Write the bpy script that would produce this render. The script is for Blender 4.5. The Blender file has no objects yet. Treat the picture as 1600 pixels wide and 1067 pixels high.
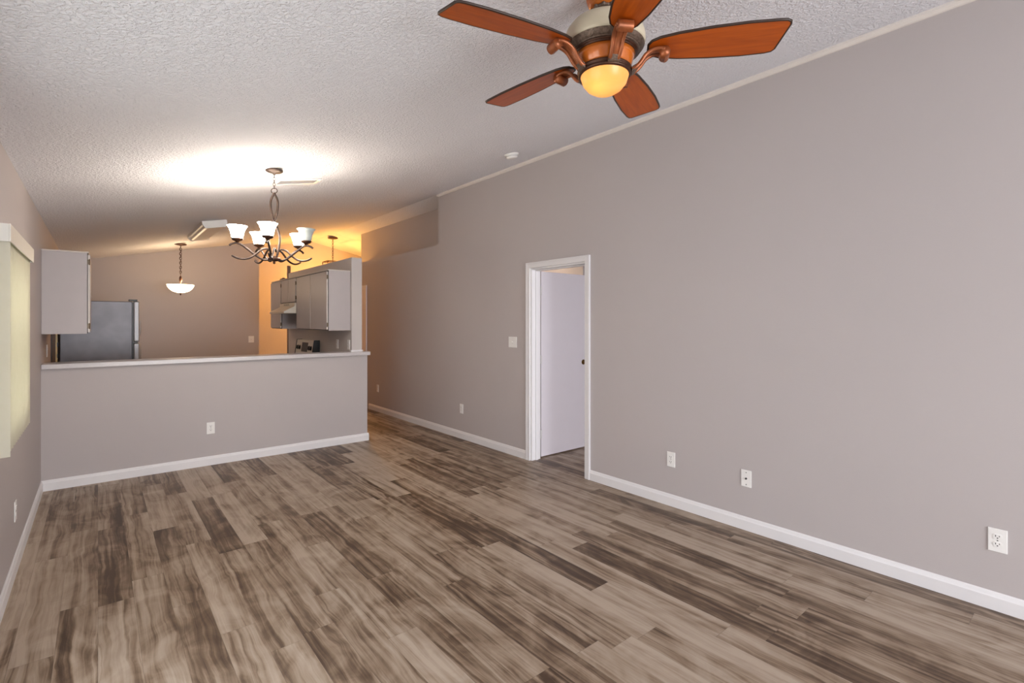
import bpy, math, random
from mathutils import Vector, Matrix
random.seed(4)
C = bpy.context.scene.collection
S = bpy.context.scene
R = math.radians
PI = math.pi

# ------------------------------------------------------------------ camera
YAW = 39.6
CAM_H = 1.47
cam_d = bpy.data.cameras.new('camera')
cam = bpy.data.objects.new('camera', cam_d)
C.objects.link(cam)
cam.location = (0, 0, CAM_H)
cam.rotation_euler = (R(90), 0, R(-YAW))
cam_d.sensor_width = 36
cam_d.lens = 36 * 782 / 1600
cam_d.shift_y = -31.0 / 1600
cam_d.clip_start = 0.02
S.camera = cam

# ------------------------------------------------------------------ exposure, world, daylight
S.view_settings.view_transform = 'Standard'
S.view_settings.look = 'None'
S.view_settings.exposure = 0.08
S.view_settings.gamma = 1.0
S.view_settings.use_curve_mapping = False
W = bpy.data.worlds.new('world')
S.world = W
W.use_nodes = True
bg = W.node_tree.nodes['Background']
bg.inputs['Color'].default_value = (0.82, 0.9, 1.0, 1)
bg.inputs['Strength'].default_value = 1.3


def area(name, loc, aim, sx, sy, power, col):
    d = bpy.data.lights.new(name, 'AREA')
    d.shape = 'RECTANGLE'
    d.size, d.size_y = sx, sy
    d.energy = power
    d.color = col
    o = bpy.data.objects.new(name, d)
    C.objects.link(o)
    o.location = loc
    o.rotation_euler = (Vector(aim) - Vector(loc)).to_track_quat('-Z', 'Y').to_euler()
    return o


def point(name, loc, power, col, rad=0.03):
    d = bpy.data.lights.new(name, 'POINT')
    d.energy = power
    d.color = col
    d.shadow_soft_size = rad
    o = bpy.data.objects.new(name, d)
    C.objects.link(o)
    o.location = loc
    return o


# daylight outside the left window and outside unseen openings added to light the room
area('added_daylight_back', (1.6, -4.3, 1.25), (1.6, 4, 1.25), 3.0, 2.1, 345, (0.94, 0.97, 1.0))  # added fill light through an unseen opening behind the camera
area('added_daylight_left_side', (-0.75, 1.6, 1.1), (3.0, 1.6, 1.1), 2.0, 2.0, 43, (0.94, 0.97, 1.0))  # added light from an unseen side opening, evens out the right wall
area('daylight_left_window', (-1.0, 3.65, 1.5), (1.0, 3.65, 1.3), 1.3, 1.3, 21, (0.98, 1.0, 0.85))
area('added_daylight_kitchen', (-0.85, 9.25, 1.45), (3, 9.25, 1.6), 0.8, 0.9, 6, (1.0, 0.92, 0.82))  # added light from a hidden opening, lifts the dim kitchen and hall
area('added_daylight_bedroom', (5.2, -4.3, 1.5), (5.2, 4, 1.5), 1.6, 1.3, 300, (0.95, 0.95, 1.0))  # added light from an unseen opening, brightens the bedroom door leaf


# ------------------------------------------------------------------ material helpers
def lin(r, g, b):
    def f(c):
        c /= 255.0
        return c / 12.92 if c <= 0.04045 else ((c + 0.055) / 1.055) ** 2.4
    return (f(r), f(g), f(b), 1)


def new_mat(name):
    m = bpy.data.materials.new(name)
    m.use_nodes = True
    nt = m.node_tree
    return m, nt, nt.nodes['Principled BSDF']


def nd(nt, t, **kw):
    n = nt.nodes.new(t)
    for k, v in kw.items():
        if k in n.inputs:
            n.inputs[k].default_value = v
        else:
            setattr(n, k, v)
    return n


def mat(name, col, rough=0.5, metal=0.0, var=0.03, scale=6.0, bump=0.0, bscale=200.0, coat=0.0, spec=0.5):
    """plain painted / metal surface with a little procedural tone variation and bump"""
    m, nt, b = new_mat(name)
    c = lin(*col)
    tc = nd(nt, 'ShaderNodeTexCoord')
    n = nd(nt, 'ShaderNodeTexNoise')
    n.inputs['Scale'].default_value = scale
    n.inputs['Detail'].default_value = 4
    nt.links.new(tc.outputs['Object'], n.inputs['Vector'])
    r = nd(nt, 'ShaderNodeValToRGB')
    r.color_ramp.elements[0].position = 0.3
    r.color_ramp.elements[1].position = 0.7
    r.color_ramp.elements[0].color = tuple(x * (1 - var) for x in c[:3]) + (1,)
    r.color_ramp.elements[1].color = tuple(min(1, x * (1 + var)) for x in c[:3]) + (1,)
    nt.links.new(n.outputs['Fac'], r.inputs['Fac'])
    nt.links.new(r.outputs['Color'], b.inputs['Base Color'])
    b.inputs['Roughness'].default_value = rough
    b.inputs['Metallic'].default_value = metal
    b.inputs['Coat Weight'].default_value = coat
    b.inputs['Specular IOR Level'].default_value = spec
    if bump > 0:
        n2 = nd(nt, 'ShaderNodeTexNoise')
        n2.inputs['Scale'].default_value = bscale
        n2.inputs['Detail'].default_value = 3
        nt.links.new(tc.outputs['Object'], n2.inputs['Vector'])
        bp = nd(nt, 'ShaderNodeBump')
        bp.inputs['Strength'].default_value = bump
        bp.inputs['Distance'].default_value = 0.004
        nt.links.new(n2.outputs['Fac'], bp.inputs['Height'])
        nt.links.new(bp.outputs['Normal'], b.inputs['Normal'])
    return m


def glow(name, col, strength, base=(240, 235, 225), rough=0.35, mottled=0.0, hot=None):
    """lit lamp glass"""
    m, nt, b = new_mat(name)
    b.inputs['Base Color'].default_value = lin(*base)
    b.inputs['Roughness'].default_value = rough
    b.inputs['Emission Strength'].default_value = strength
    b.inputs['Emission Color'].default_value = lin(*col)
    if mottled:
        tc = nd(nt, 'ShaderNodeTexCoord')
        n = nd(nt, 'ShaderNodeTexNoise')
        n.inputs['Scale'].default_value = 9
        n.inputs['Distortion'].default_value = 1.5
        nt.links.new(tc.outputs['Object'], n.inputs['Vector'])
        r = nd(nt, 'ShaderNodeValToRGB')
        r.color_ramp.elements[0].position = 0.3
        r.color_ramp.elements[1].position = 0.75
        r.color_ramp.elements[0].color = lin(*col)
        r.color_ramp.elements[1].color = lin(*hot)
        nt.links.new(n.outputs['Fac'], r.inputs['Fac'])
        nt.links.new(r.outputs['Color'], b.inputs['Emission Color'])
    return m


def ceiling_mat():
    m, nt, b = new_mat('textured_ceiling_paint')
    b.inputs['Base Color'].default_value = lin(237, 236, 241)
    b.inputs['Roughness'].default_value = 0.85
    b.inputs['Specular IOR Level'].default_value = 0.2
    tc = nd(nt, 'ShaderNodeTexCoord')
    n = nd(nt, 'ShaderNodeTexNoise')
    n.inputs['Scale'].default_value = 62
    n.inputs['Detail'].default_value = 3
    n.inputs['Roughness'].default_value = 0.55
    n.inputs['Distortion'].default_value = 0.6
    nt.links.new(tc.outputs['Object'], n.inputs['Vector'])
    r = nd(nt, 'ShaderNodeValToRGB')
    r.color_ramp.elements[0].position = 0.42
    r.color_ramp.elements[1].position = 0.62
    nt.links.new(n.outputs['Fac'], r.inputs['Fac'])
    bp = nd(nt, 'ShaderNodeBump')
    bp.inputs['Strength'].default_value = 0.85
    bp.inputs['Distance'].default_value = 0.006
    nt.links.new(r.outputs['Color'], bp.inputs['Height'])
    nt.links.new(bp.outputs['Normal'], b.inputs['Normal'])
    return m


def floor_mat():
    m, nt, b = new_mat('grey_brown_plank_floor')
    L = nt.links.new
    tc = nd(nt, 'ShaderNodeTexCoord')
    sp = nd(nt, 'ShaderNodeSeparateXYZ')
    L(tc.outputs['Object'], sp.inputs[0])

    def mth(op, a, bb=None, c=None):
        n = nt.nodes.new('ShaderNodeMath')
        n.operation = op
        for i, v in enumerate((a, bb, c)):
            if v is None:
                continue
            if isinstance(v, (int, float)):
                n.inputs[i].default_value = v
            else:
                L(v, n.inputs[i])
        return n.outputs[0]
    PW, PL = 0.148, 1.22
    u = mth('DIVIDE', sp.outputs['X'], PW)
    row = mth('FLOOR', u)
    wn = nd(nt, 'ShaderNodeTexWhiteNoise', noise_dimensions='1D')
    L(row, wn.inputs['W'])
    v = mth('ADD', mth('DIVIDE', sp.outputs['Y'], PL), mth('MULTIPLY', wn.outputs['Value'], 7.31))
    seg = mth('FLOOR', v)
    cb = nd(nt, 'ShaderNodeCombineXYZ')
    L(row, cb.inputs[0])
    L(seg, cb.inputs[1])
    w2 = nd(nt, 'ShaderNodeTexWhiteNoise', noise_dimensions='3D')
    L(cb.outputs[0], w2.inputs['Vector'])
    rc = nd(nt, 'ShaderNodeSeparateColor')
    L(w2.outputs['Color'], rc.inputs[0])
    r1, r2, r3 = rc.outputs

    def grain(sx, sy, k, detail, dist, rough=0.55, warped=True):
        cc = nd(nt, 'ShaderNodeCombineXYZ')
        L(mth('ADD', mth('MULTIPLY', mth('ADD', sp.outputs['X'], warp) if warped else sp.outputs['X'], sx), mth('MULTIPLY', r1, 60 + k)), cc.inputs[0])
        L(mth('ADD', mth('MULTIPLY', sp.outputs['Y'], sy), mth('MULTIPLY', r2, 40 + k)), cc.inputs[1])
        L(mth('MULTIPLY', r3, 17.0), cc.inputs[2])
        n = nd(nt, 'ShaderNodeTexNoise')
        n.inputs['Scale'].default_value = 1
        n.inputs['Detail'].default_value = detail
        n.inputs['Roughness'].default_value = rough
        n.inputs['Distortion'].default_value = dist
        L(cc.outputs[0], n.inputs['Vector'])
        return n.outputs['Fac']
    bend = grain(7.0, 2.0, 21, 2, 0.6, warped=False)
    warp = mth('MULTIPLY', mth('SUBTRACT', bend, 0.5), 0.065)
    big = grain(17.0, 0.55, 0, 5, 0.5)        # broad cathedral streaks
    mid = grain(46.0, 0.8, 5, 5, 0.3, 0.6)
    fine = grain(150.0, 4.0, 9, 3, 0.2)
    patch = grain(4.0, 2.6, 13, 4, 1.6, warped=False)
    t = mth('ADD', mth('MULTIPLY', big, 0.66), mth('MULTIPLY', mid, 0.50))
    t = mth('ADD', t, mth('MULTIPLY', fine, 0.14))
    t = mth('ADD', t, mth('MULTIPLY', patch, 0.46))
    t = mth('ADD', t, mth('SUBTRACT', mth('MULTIPLY', r3, 0.29), 0.515))
    ramp = nd(nt, 'ShaderNodeValToRGB')
    cr = ramp.color_ramp
    cr.elements[0].position = 0.30
    cr.elements[0].color = lin(74, 56, 43)
    cr.elements[1].position = 0.70
    cr.elements[1].color = lin(176, 160, 144)
    e = cr.elements.new(0.40)
    e.color = lin(104, 84, 67)
    e = cr.elements.new(0.48)
    e.color = lin(136, 116, 97)
    e = cr.elements.new(0.57)
    e.color = lin(158, 140, 122)
    L(t, ramp.inputs['Fac'])
    # seams between planks
    fu = mth('FRACT', u)
    fv = mth('FRACT', v)
    su = mth('LESS_THAN', mth('MINIMUM', fu, mth('SUBTRACT', 1.0, fu)), 0.006)
    sv = mth('LESS_THAN', mth('MINIMUM', fv, mth('SUBTRACT', 1.0, fv)), 0.0010)
    seam = mth('MAXIMUM', su, sv)
    mx = nd(nt, 'ShaderNodeMix', data_type='RGBA')
    L(mth('MULTIPLY', seam, 0.35), mx.inputs[0])
    L(ramp.outputs['Color'], mx.inputs[6])
    mx.inputs[7].default_value = lin(70, 56, 46)
    L(mx.outputs[2], b.inputs['Base Color'])
    b.inputs['Roughness'].default_value = 0.42
    b.inputs['Specular IOR Level'].default_value = 0.35
    bp = nd(nt, 'ShaderNodeBump')
    bp.inputs['Strength'].default_value = 0.12
    bp.inputs['Distance'].default_value = 0.002
    L(mth('SUBTRACT', t, mth('MULTIPLY', seam, 0.6)), bp.inputs['Height'])
    L(bp.outputs['Normal'], b.inputs['Normal'])
    return m


def blade_mat():
    m, nt, b = new_mat('orange_cherry_wood')
    tc = nd(nt, 'ShaderNodeTexCoord')
    mp = nd(nt, 'ShaderNodeMapping')
    mp.inputs['Scale'].default_value = (3, 30, 30)
    nt.links.new(tc.outputs['Object'], mp.inputs['Vector'])
    n = nd(nt, 'ShaderNodeTexNoise')
    n.inputs['Scale'].default_value = 1.5
    n.inputs['Detail'].default_value = 5
    n.inputs['Distortion'].default_value = 0.8
    nt.links.new(mp.outputs['Vector'], n.inputs['Vector'])
    r = nd(nt, 'ShaderNodeValToRGB')
    r.color_ramp.elements[0].position = 0.25
    r.color_ramp.elements[0].color = lin(146, 62, 10)
    r.color_ramp.elements[1].position = 0.75
    r.color_ramp.elements[1].color = lin(184, 86, 16)
    nt.links.new(n.outputs['Fac'], r.inputs['Fac'])
    nt.links.new(r.outputs['Color'], b.inputs['Base Color'])
    b.inputs['Roughness'].default_value = 0.4
    b.inputs['Coat Weight'].default_value = 0.1
    b.inputs['Specular IOR Level'].default_value = 0.3
    b.inputs['Coat Roughness'].default_value = 0.2
    return m


def fridge_side_mat():
    m, nt, b = new_mat('pebbled_grey_steel')
    tc = nd(nt, 'ShaderNodeTexCoord')
    n = nd(nt, 'ShaderNodeTexNoise')
    n.inputs['Scale'].default_value = 260
    n.inputs['Detail'].default_value = 2
    nt.links.new(tc.outputs['Object'], n.inputs['Vector'])
    bp = nd(nt, 'ShaderNodeBump')
    bp.inputs['Strength'].default_value = 0.5
    bp.inputs['Distance'].default_value = 0.002
    nt.links.new(n.outputs['Fac'], bp.inputs['Height'])
    n2 = nd(nt, 'ShaderNodeTexNoise')
    n2.inputs['Scale'].default_value = 5
    nt.links.new(tc.outputs['Object'], n2.inputs['Vector'])
    r = nd(nt, 'ShaderNodeValToRGB')
    r.color_ramp.elements[0].color = lin(100, 98, 104)
    r.color_ramp.elements[1].color = lin(140, 137, 142)
    nt.links.new(n2.outputs['Fac'], r.inputs['Fac'])
    nt.links.new(r.outputs['Color'], b.inputs['Base Color'])
    nt.links.new(bp.outputs['Normal'], b.inputs['Normal'])
    b.inputs['Metallic'].default_value = 0.35
    b.inputs['Roughness'].default_value = 0.34
    return m


def vane_mat():
    m, nt, b = new_mat('cream_translucent_vane')
    out = nt.nodes['Material Output']
    tc = nd(nt, 'ShaderNodeTexCoord')
    w = nd(nt, 'ShaderNodeTexNoise')
    w.inputs['Scale'].default_value = 25
    nt.links.new(tc.outputs['Object'], w.inputs['Vector'])
    r = nd(nt, 'ShaderNodeValToRGB')
    r.color_ramp.elements[0].color = lin(226, 222, 204)
    r.color_ramp.elements[1].color = lin(232, 228, 214)
    nt.links.new(w.outputs['Fac'], r.inputs['Fac'])
    nt.links.new(r.outputs['Color'], b.inputs['Base Color'])
    b.inputs['Roughness'].default_value = 0.55
    tr = nd(nt, 'ShaderNodeBsdfTranslucent')
    nt.links.new(r.outputs['Color'], tr.inputs['Color'])
    mx = nd(nt, 'ShaderNodeMixShader')
    mx.inputs[0].default_value = 0.45
    nt.links.new(b.outputs[0], mx.inputs[1])
    nt.links.new(tr.outputs[0], mx.inputs[2])
    nt.links.new(mx.outputs[0], out.inputs['Surface'])
    return m


def glass_mat():
    m, nt, b = new_mat('clear_window_glass')
    out = nt.nodes['Material Output']
    t = nd(nt, 'ShaderNodeBsdfTransparent')
    g = nd(nt, 'ShaderNodeBsdfGlossy')
    g.inputs['Roughness'].default_value = 0.02
    mx = nd(nt, 'ShaderNodeMixShader')
    mx.inputs[0].default_value = 0.06
    nt.links.new(t.outputs[0], mx.inputs[1])
    nt.links.new(g.outputs[0], mx.inputs[2])
    nt.links.new(mx.outputs[0], out.inputs['Surface'])
    return m


def fan_glass_mat():
    m, nt, b = new_mat('amber_lit_glass')
    out = nt.nodes['Material Output']
    b.inputs['Base Color'].default_value = lin(236, 170, 100)
    b.inputs['Roughness'].default_value = 0.3
    tc = nd(nt, 'ShaderNodeTexCoord')
    n = nd(nt, 'ShaderNodeTexNoise')
    n.inputs['Scale'].default_value = 7
    n.inputs['Distortion'].default_value = 1.2
    nt.links.new(tc.outputs['Object'], n.inputs['Vector'])
    r = nd(nt, 'ShaderNodeValToRGB')
    r.color_ramp.elements[0].position = 0.35
    r.color_ramp.elements[0].color = lin(236, 150, 70)
    r.color_ramp.elements[1].position = 0.7
    r.color_ramp.elements[1].color = lin(250, 176, 104)
    nt.links.new(n.outputs['Fac'], r.inputs['Fac'])
    nt.links.new(r.outputs['Color'], b.inputs['Emission Color'])
    b.inputs['Emission Strength'].default_value = 0.85
    tr = nd(nt, 'ShaderNodeBsdfTranslucent')
    tr.inputs['Color'].default_value = lin(255, 220, 130)
    mx = nd(nt, 'ShaderNodeMixShader')
    mx.inputs[0].default_value = 0.4
    nt.links.new(b.outputs[0], mx.inputs[1])
    nt.links.new(tr.outputs[0], mx.inputs[2])
    nt.links.new(mx.outputs[0], out.inputs['Surface'])
    return m


WALL = mat('taupe_wall_paint', (184, 176, 175), 0.62, var=0.012, scale=1.5, bump=0.12, bscale=160, spec=0.3)
CEIL = ceiling_mat()
FLOOR = floor_mat()
WHITE = mat('white_trim_paint', (228, 225, 226), 0.4, var=0.01)
CAB = mat('grey_cabinet_paint', (178, 170, 170), 0.42, var=0.015, scale=8)
CABEDGE = mat('pale_cabinet_edge', (205, 197, 190), 0.45, var=0.02)
GAP = mat('dark_gap', (52, 46, 42), 0.8)
LAM = mat('pale_grey_laminate', (196, 190, 190), 0.28, var=0.03, scale=60)
PLATE = mat('white_plastic_plate', (236, 233, 230), 0.35, var=0.01)
SLOT = mat('dark_slot', (60, 57, 58), 0.6)
BRONZE = mat('bronze_metal', (66, 52, 46), 0.45, 0.5, var=0.15, scale=30)
DKBRONZE = mat('dark_antique_bronze', (72, 44, 30), 0.38, 0.5, var=0.3, scale=40)
PEWTER = mat('antique_pewter', (108, 90, 78), 0.5, 0.55, var=0.35, scale=90, bump=0.6, bscale=150)
COPPER = mat('burnished_copper_bracket', (150, 84, 48), 0.36, 0.4, var=0.3, scale=30)
CREAM = mat('cream_motor_enamel', (196, 184, 160), 0.4, var=0.08, scale=10)
BLADE = blade_mat()
BLADEEDGE = mat('dark_blade_edge', (48, 30, 20), 0.45, var=0.1)
COLLAR = mat('amber_lacquer', (196, 104, 34), 0.25, 0.15, var=0.15, scale=12, coat=0.5)
STEEL = mat('brushed_steel', (172, 170, 172), 0.45, 0.6, var=0.04, scale=40)
FSIDE = fridge_side_mat()
BLACK = mat('black_plastic', (22, 22, 24), 0.35)
BRASS = mat('aged_brass', (128, 96, 52), 0.35, 0.8, var=0.1)
HINGE = mat('dull_bronze_hinge', (112, 98, 82), 0.4, 0.6)
HOODW = mat('off_white_enamel', (214, 206, 192), 0.35, var=0.01)
DOORP = mat('white_door_paint', (224, 218, 224), 0.4, var=0.01)
VANE = vane_mat()
VALANCE = mat('pale_cream_vinyl', (224, 220, 210), 0.4, var=0.01)
GLASS = glass_mat()
DKWOOD = mat('dark_brown_wood', (66, 48, 38), 0.5, var=0.2, scale=20)
YWOOD = mat('honey_wood', (226, 200, 146), 0.45, var=0.12, scale=18)
GRASS = mat('lawn_green', (122, 138, 84), 0.9, var=0.2, scale=4)
SHADE_LIT = glow('lit_frosted_shade', (255, 243, 226), 62)
SHADE_OFF = mat('unlit_frosted_shade', (196, 200, 194), 0.35, var=0.01)
BULB = glow('warm_bulb', (255, 226, 180), 6)
BOWL_LIT = glow('lit_alabaster_bowl', (255, 222, 178), 6.5)
FAN_GLASS = fan_glass_mat()
AMBER_BULB = glow('amber_bulb', (255, 190, 110), 6)
LENS = mat('white_diffuser_lens', (246, 240, 228), 0.4, var=0.01)


# ------------------------------------------------------------------ mesh helpers
class MB:
    def __init__(s):
        s.v, s.f, s.sm = [], [], []

    def _add(s, vs, fs, smooth=False, mtx=None):
        o = len(s.v)
        s.v += [tuple(mtx @ Vector(p)) if mtx else tuple(p) for p in vs]
        s.f += [tuple(i + o for i in f) for f in fs]
        s.sm += [smooth] * len(fs)
        return s

    def box(s, x0, x1, y0, y1, z0, z1, mtx=None):
        vs = [(x0, y0, z0), (x1, y0, z0), (x1, y1, z0), (x0, y1, z0), (x0, y0, z1), (x1, y0, z1), (x1, y1, z1), (x0, y1, z1)]
        return s._add(vs, [(3, 2, 1, 0), (4, 5, 6, 7), (0, 1, 5, 4), (1, 2, 6, 5), (2, 3, 7, 6), (3, 0, 4, 7)], mtx=mtx)

    def prism(s, pts, h0, h1, axis='y', mtx=None, smooth=False):
        """pts: 2-D outline; extruded along axis from h0 to h1"""
        def P(p, h):
            a, b = p
            return {'y': (a, h, b), 'x': (h, a, b), 'z': (a, b, h)}[axis]
        n = len(pts)
        vs = [P(p, h0) for p in pts] + [P(p, h1) for p in pts]
        fs = [tuple(range(n - 1, -1, -1)), tuple(range(n, 2 * n))]
        fs += [(i, (i + 1) % n, n + (i + 1) % n, n + i) for i in range(n)]
        return s._add(vs, fs, smooth, mtx)

    def lathe(s, prof, segs=32, c=(0, 0, 0), mtx=None, smooth=True, cap=True):
        """prof: list of (r, z) from bottom to top"""
        vs, fs = [], []
        for r, z in prof:
            for k in range(segs):
                a = 2 * PI * k / segs
                vs.append((c[0] + r * math.cos(a), c[1] + r * math.sin(a), c[2] + z))
        for i in range(len(prof) - 1):
            for k in range(segs):
                k2 = (k + 1) % segs
                fs.append((i * segs + k, i * segs + k2, (i + 1) * segs + k2, (i + 1) * segs + k))
        if cap:
            if prof[0][0] > 1e-4:
                fs.append(tuple(range(segs - 1, -1, -1)))
            if prof[-1][0] > 1e-4:
                o = (len(prof) - 1) * segs
                fs.append(tuple(range(o, o + segs)))
        return s._add(vs, fs, smooth, mtx)

    def tube(s, path, rad, segs=10, closed=False, mtx=None, flat=1.0):
        path = [Vector(p) for p in path]
        n = len(path)
        rad = rad if isinstance(rad, (list, tuple)) else [rad] * n
        vs, fs = [], []
        prev = None
        for i, p in enumerate(path):
            if closed:
                t = path[(i + 1) % n] - path[i - 1]
            else:
                t = path[min(i + 1, n - 1)] - path[max(i - 1, 0)]
            t.normalize()
            if prev is None:
                a = Vector((0, 0, 1)) if abs(t.z) < 0.9 else Vector((1, 0, 0))
                nrm = (a - t * a.dot(t)).normalized()
            else:
                nrm = (prev - t * prev.dot(t)).normalized()
            prev = nrm
            bn = t.cross(nrm)
            for k in range(segs):
                a = 2 * PI * k / segs
                vs.append(p + nrm * (rad[i] * math.cos(a)) + bn * (rad[i] * flat * math.sin(a)))
        m = n if closed else n - 1
        for i in range(m):
            for k in range(segs):
                k2 = (k + 1) % segs
                j = (i + 1) % n
                fs.append((i * segs + k, i * segs + k2, j * segs + k2, j * segs + k))
        if not closed:
            fs.append(tuple(range(segs - 1, -1, -1)))
            fs.append(tuple(range((n - 1) * segs, n * segs)))
        return s._add(vs, fs, True, mtx)

    def build(s, name, m, parent=None, bevel=0.0, loc=None):
        me = bpy.data.meshes.new(name)
        me.from_pydata(s.v, [], s.f)
        for p, sm in zip(me.polygons, s.sm):
            p.use_smooth = sm
        import bmesh
        b = bmesh.new()
        b.from_mesh(me)
        bmesh.ops.recalc_face_normals(b, faces=b.faces)
        b.to_mesh(me)
        b.free()
        me.materials.append(m)
        o = bpy.data.objects.new(name, me)
        C.objects.link(o)
        if parent:
            o.parent = parent
        if loc:
            o.location = loc
        if bevel:
            bv = o.modifiers.new('bevel', 'BEVEL')
            bv.width = bevel
            bv.segments = 2
            bv.limit_method = 'ANGLE'
        return o


def tag(o, label=None, cat=None, group=None, kind=None):
    if label:
        o['label'] = label
    if cat:
        o['category'] = cat
    if group:
        o['group'] = group
    if kind:
        o['kind'] = kind
    return o


def thing(name, label, cat, loc=(0, 0, 0), rot=(0, 0, 0), group=None):
    o = bpy.data.objects.new(name, None)
    o.empty_display_size = 0.1
    C.objects.link(o)
    o.location = loc
    o.rotation_euler = rot
    return tag(o, label, cat, group)


def struct(o, label, cat):
    return tag(o, label, cat, kind='structure')


def smooth_path(pts, n=6):
    """Catmull-Rom through the points"""
    P = [Vector(p) for p in pts]
    P = [P[0] * 2 - P[1]] + P + [P[-1] * 2 - P[-2]]
    out = []
    for i in range(1, len(P) - 2):
        a, b, c, d = P[i - 1:i + 3]
        for k in range(n):
            t = k / n
            out.append(0.5 * ((2 * b) + (c - a) * t + (2 * a - 5 * b + 4 * c - d) * t * t + (3 * b - a - 3 * c + d) * t ** 3))
    out.append(P[-2])
    return out


# ------------------------------------------------------------------ room dimensions (metres)
XL, XR = -0.38, 3.53             # left wall face, right wall face
YB = -4.0                        # wall behind the camera
YH = 5.93                        # face of the half wall
SL = 0.205                       # ceiling slope


def ceil_z(x):
    return 2.38 + SL * (x - XL) if x < XR else 2.38 + SL * (XR - XL) - SL * (x - XR)


TILT = math.atan(SL)

# ------------------------------------------------------------------ setting
struct(MB().box(XL - 0.12, 7.1, YB - 0.12, 11.2, -0.06, 0).build('floor', FLOOR),
       'grey-brown wood plank floor running through living room and kitchen', 'floor')
mb = MB()
T = 0.12
mb.prism([(XL - 0.12, ceil_z(XL - 0.12)), (XR, ceil_z(XR)), (7.1, ceil_z(7.1)), (7.1, ceil_z(7.1) + T), (XR, ceil_z(XR) + T),
          (XL - 0.12, ceil_z(XL - 0.12) + T)], YB - 0.12, 11.2, 'y')
struct(mb.build('ceiling', CEIL), 'white textured vaulted ceiling rising to a ridge at the right', 'ceiling')


def wall_poly(x0, x1, y0, y1, z0, extra=0.02):
    """wall piece from z0 to just under the sloped ceiling"""
    m = MB()
    xs = [x0, x1] if not (x0 < XR < x1) else [x0, XR, x1]
    m.prism([(x0, z0), (x1, z0)] + [(x, ceil_z(x) + extra) for x in reversed(xs)], y0, y1, 'y')
    return m


def merge(a, b):
    o = len(a.v)
    a.v += b.v
    a.f += [tuple(i + o for i in f) for f in b.f]
    a.sm += b.sm
    return a


# left wall with the window opening
WY0, WY1, WZ0, WZ1 = 3.19, 4.11, 0.93, 1.80
m = MB()
ZL = ceil_z(XL) + 0.0
m.box(XL - 0.12, XL, YB, 0.6, 0, ZL)
m.box(XL - 0.12, XL, 2.6, WY0, 0, ZL)
m.box(XL - 0.12, XL, 0.6, 2.6, 2.05, ZL)
m.box(XL - 0.12, XL, WY1, 8.9, 0, ZL)
m.box(XL - 0.12, XL, 9.6, 11.0, 0, ZL)
m.box(XL - 0.12, XL, 8.9, 9.6, 0, 1.0)
m.box(XL - 0.12, XL, 8.9, 9.6, 1.9, ZL)
m.box(XL - 0.12, XL, WY0, WY1, 0, WZ0)
m.box(XL - 0.12, XL, WY0, WY1, WZ1, ZL)
struct(m.build('wall_left', WALL), 'taupe painted left wall with the blind-covered window', 'wall')

# right wall with the bedroom doorway, then the plant ledge recess
DY0, DY1, DZ = 3.178, 3.958, 2.035      # door opening
m = MB()
merge(m, wall_poly(XR, XR + 0.12, YB, DY0, 0))
merge(m, wall_poly(XR, XR + 0.12, DY1, 5.83, 0))
merge(m, wall_poly(XR, XR + 0.12, DY0, DY1, DZ))
m.box(XR, 3.95, 5.83, 9.1, 0, 2.50)
merge(m, wall_poly(3.83, 3.95, 5.83, 9.1, 2.50))
merge(m, wall_poly(XR + 0.12, 3.95, 5.74, 5.83, 0))
struct(m.build('wall_right', WALL), 'long taupe right wall with doorway and recessed plant ledge above the hall', 'wall')

# back wall behind camera, with unseen openings added to let daylight in
m = MB()
merge(m, wall_poly(XL - 0.12, 0.1, YB - 0.12, YB, 0))
merge(m, wall_poly(0.1, 3.1, YB - 0.12, YB, 2.1))
merge(m, wall_poly(3.1, 4.4, YB - 0.12, YB, 0))
merge(m, wall_poly(4.4, 6.0, YB - 0.12, YB, 2.05))
m.box(4.4, 6.0, YB - 0.12, YB, 0, 0.9)
merge(m, wall_poly(6.0, 7.1, YB - 0.12, YB, 0))
struct(m.build('wall_back', WALL), 'taupe wall behind the viewpoint with unseen garden doors added for light', 'wall')

# far kitchen wall, foyer wall
m = wall_poly(XL, 2.28, 10.05, 10.17, 0)
struct(m.build('wall_kitchen', WALL), 'taupe far kitchen wall behind the fridge and bowl pendant', 'wall')
m = wall_poly(2.16, 7.1, 11.0, 11.12, 0)
merge(m, wall_poly(2.16, 2.28, 10.17, 11.0, 0))
merge(m, wall_poly(2.28, 2.84, 10.9, 11.0, 0))
struct(m.build('wall_foyer', WALL), 'far foyer wall glowing orange under the lantern light', 'wall')
struct(wall_poly(6.98, 7.1, 5.86, 11.0, 0).build('wall_foyer_side', WALL), 'side wall of the foyer beyond the hall', 'wall')
struct(wall_poly(3.95, 6.98, 9.0, 9.1, 0).build('wall_foyer_return', WALL), 'return wall between bedroom wing and foyer', 'wall')

point('bedroom_lamp', (4.4, 5.1, 2.1), 14, (1.0, 0.8, 0.6), 0.08)
# bedroom shell behind the doorway
m = MB()
m.box(XR + 0.12, 6.9, YB, 5.74, 2.42, 2.46)
struct(m.build('ceiling_bedroom', CEIL), 'flat bedroom ceiling seen above the open door', 'ceiling')
m = MB()
m.box(6.8, 6.9, YB, 5.74, 0, 2.42)
m.box(XR + 0.42, 6.8, 5.74, 5.82, 0, 2.42)
m.box(5.05, 5.13, 4.6, 5.74, 0, 2.42)
struct(m.build('wall_bedroom', WALL), 'bedroom walls seen through the doorway', 'wall')

# half wall under the bar
struct(MB().box(XL, 2.575, YH, YH + 0.12, 0, 1.054).build('wall_half', WALL), 'taupe half wall carrying the breakfast bar top', 'wall')
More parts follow.
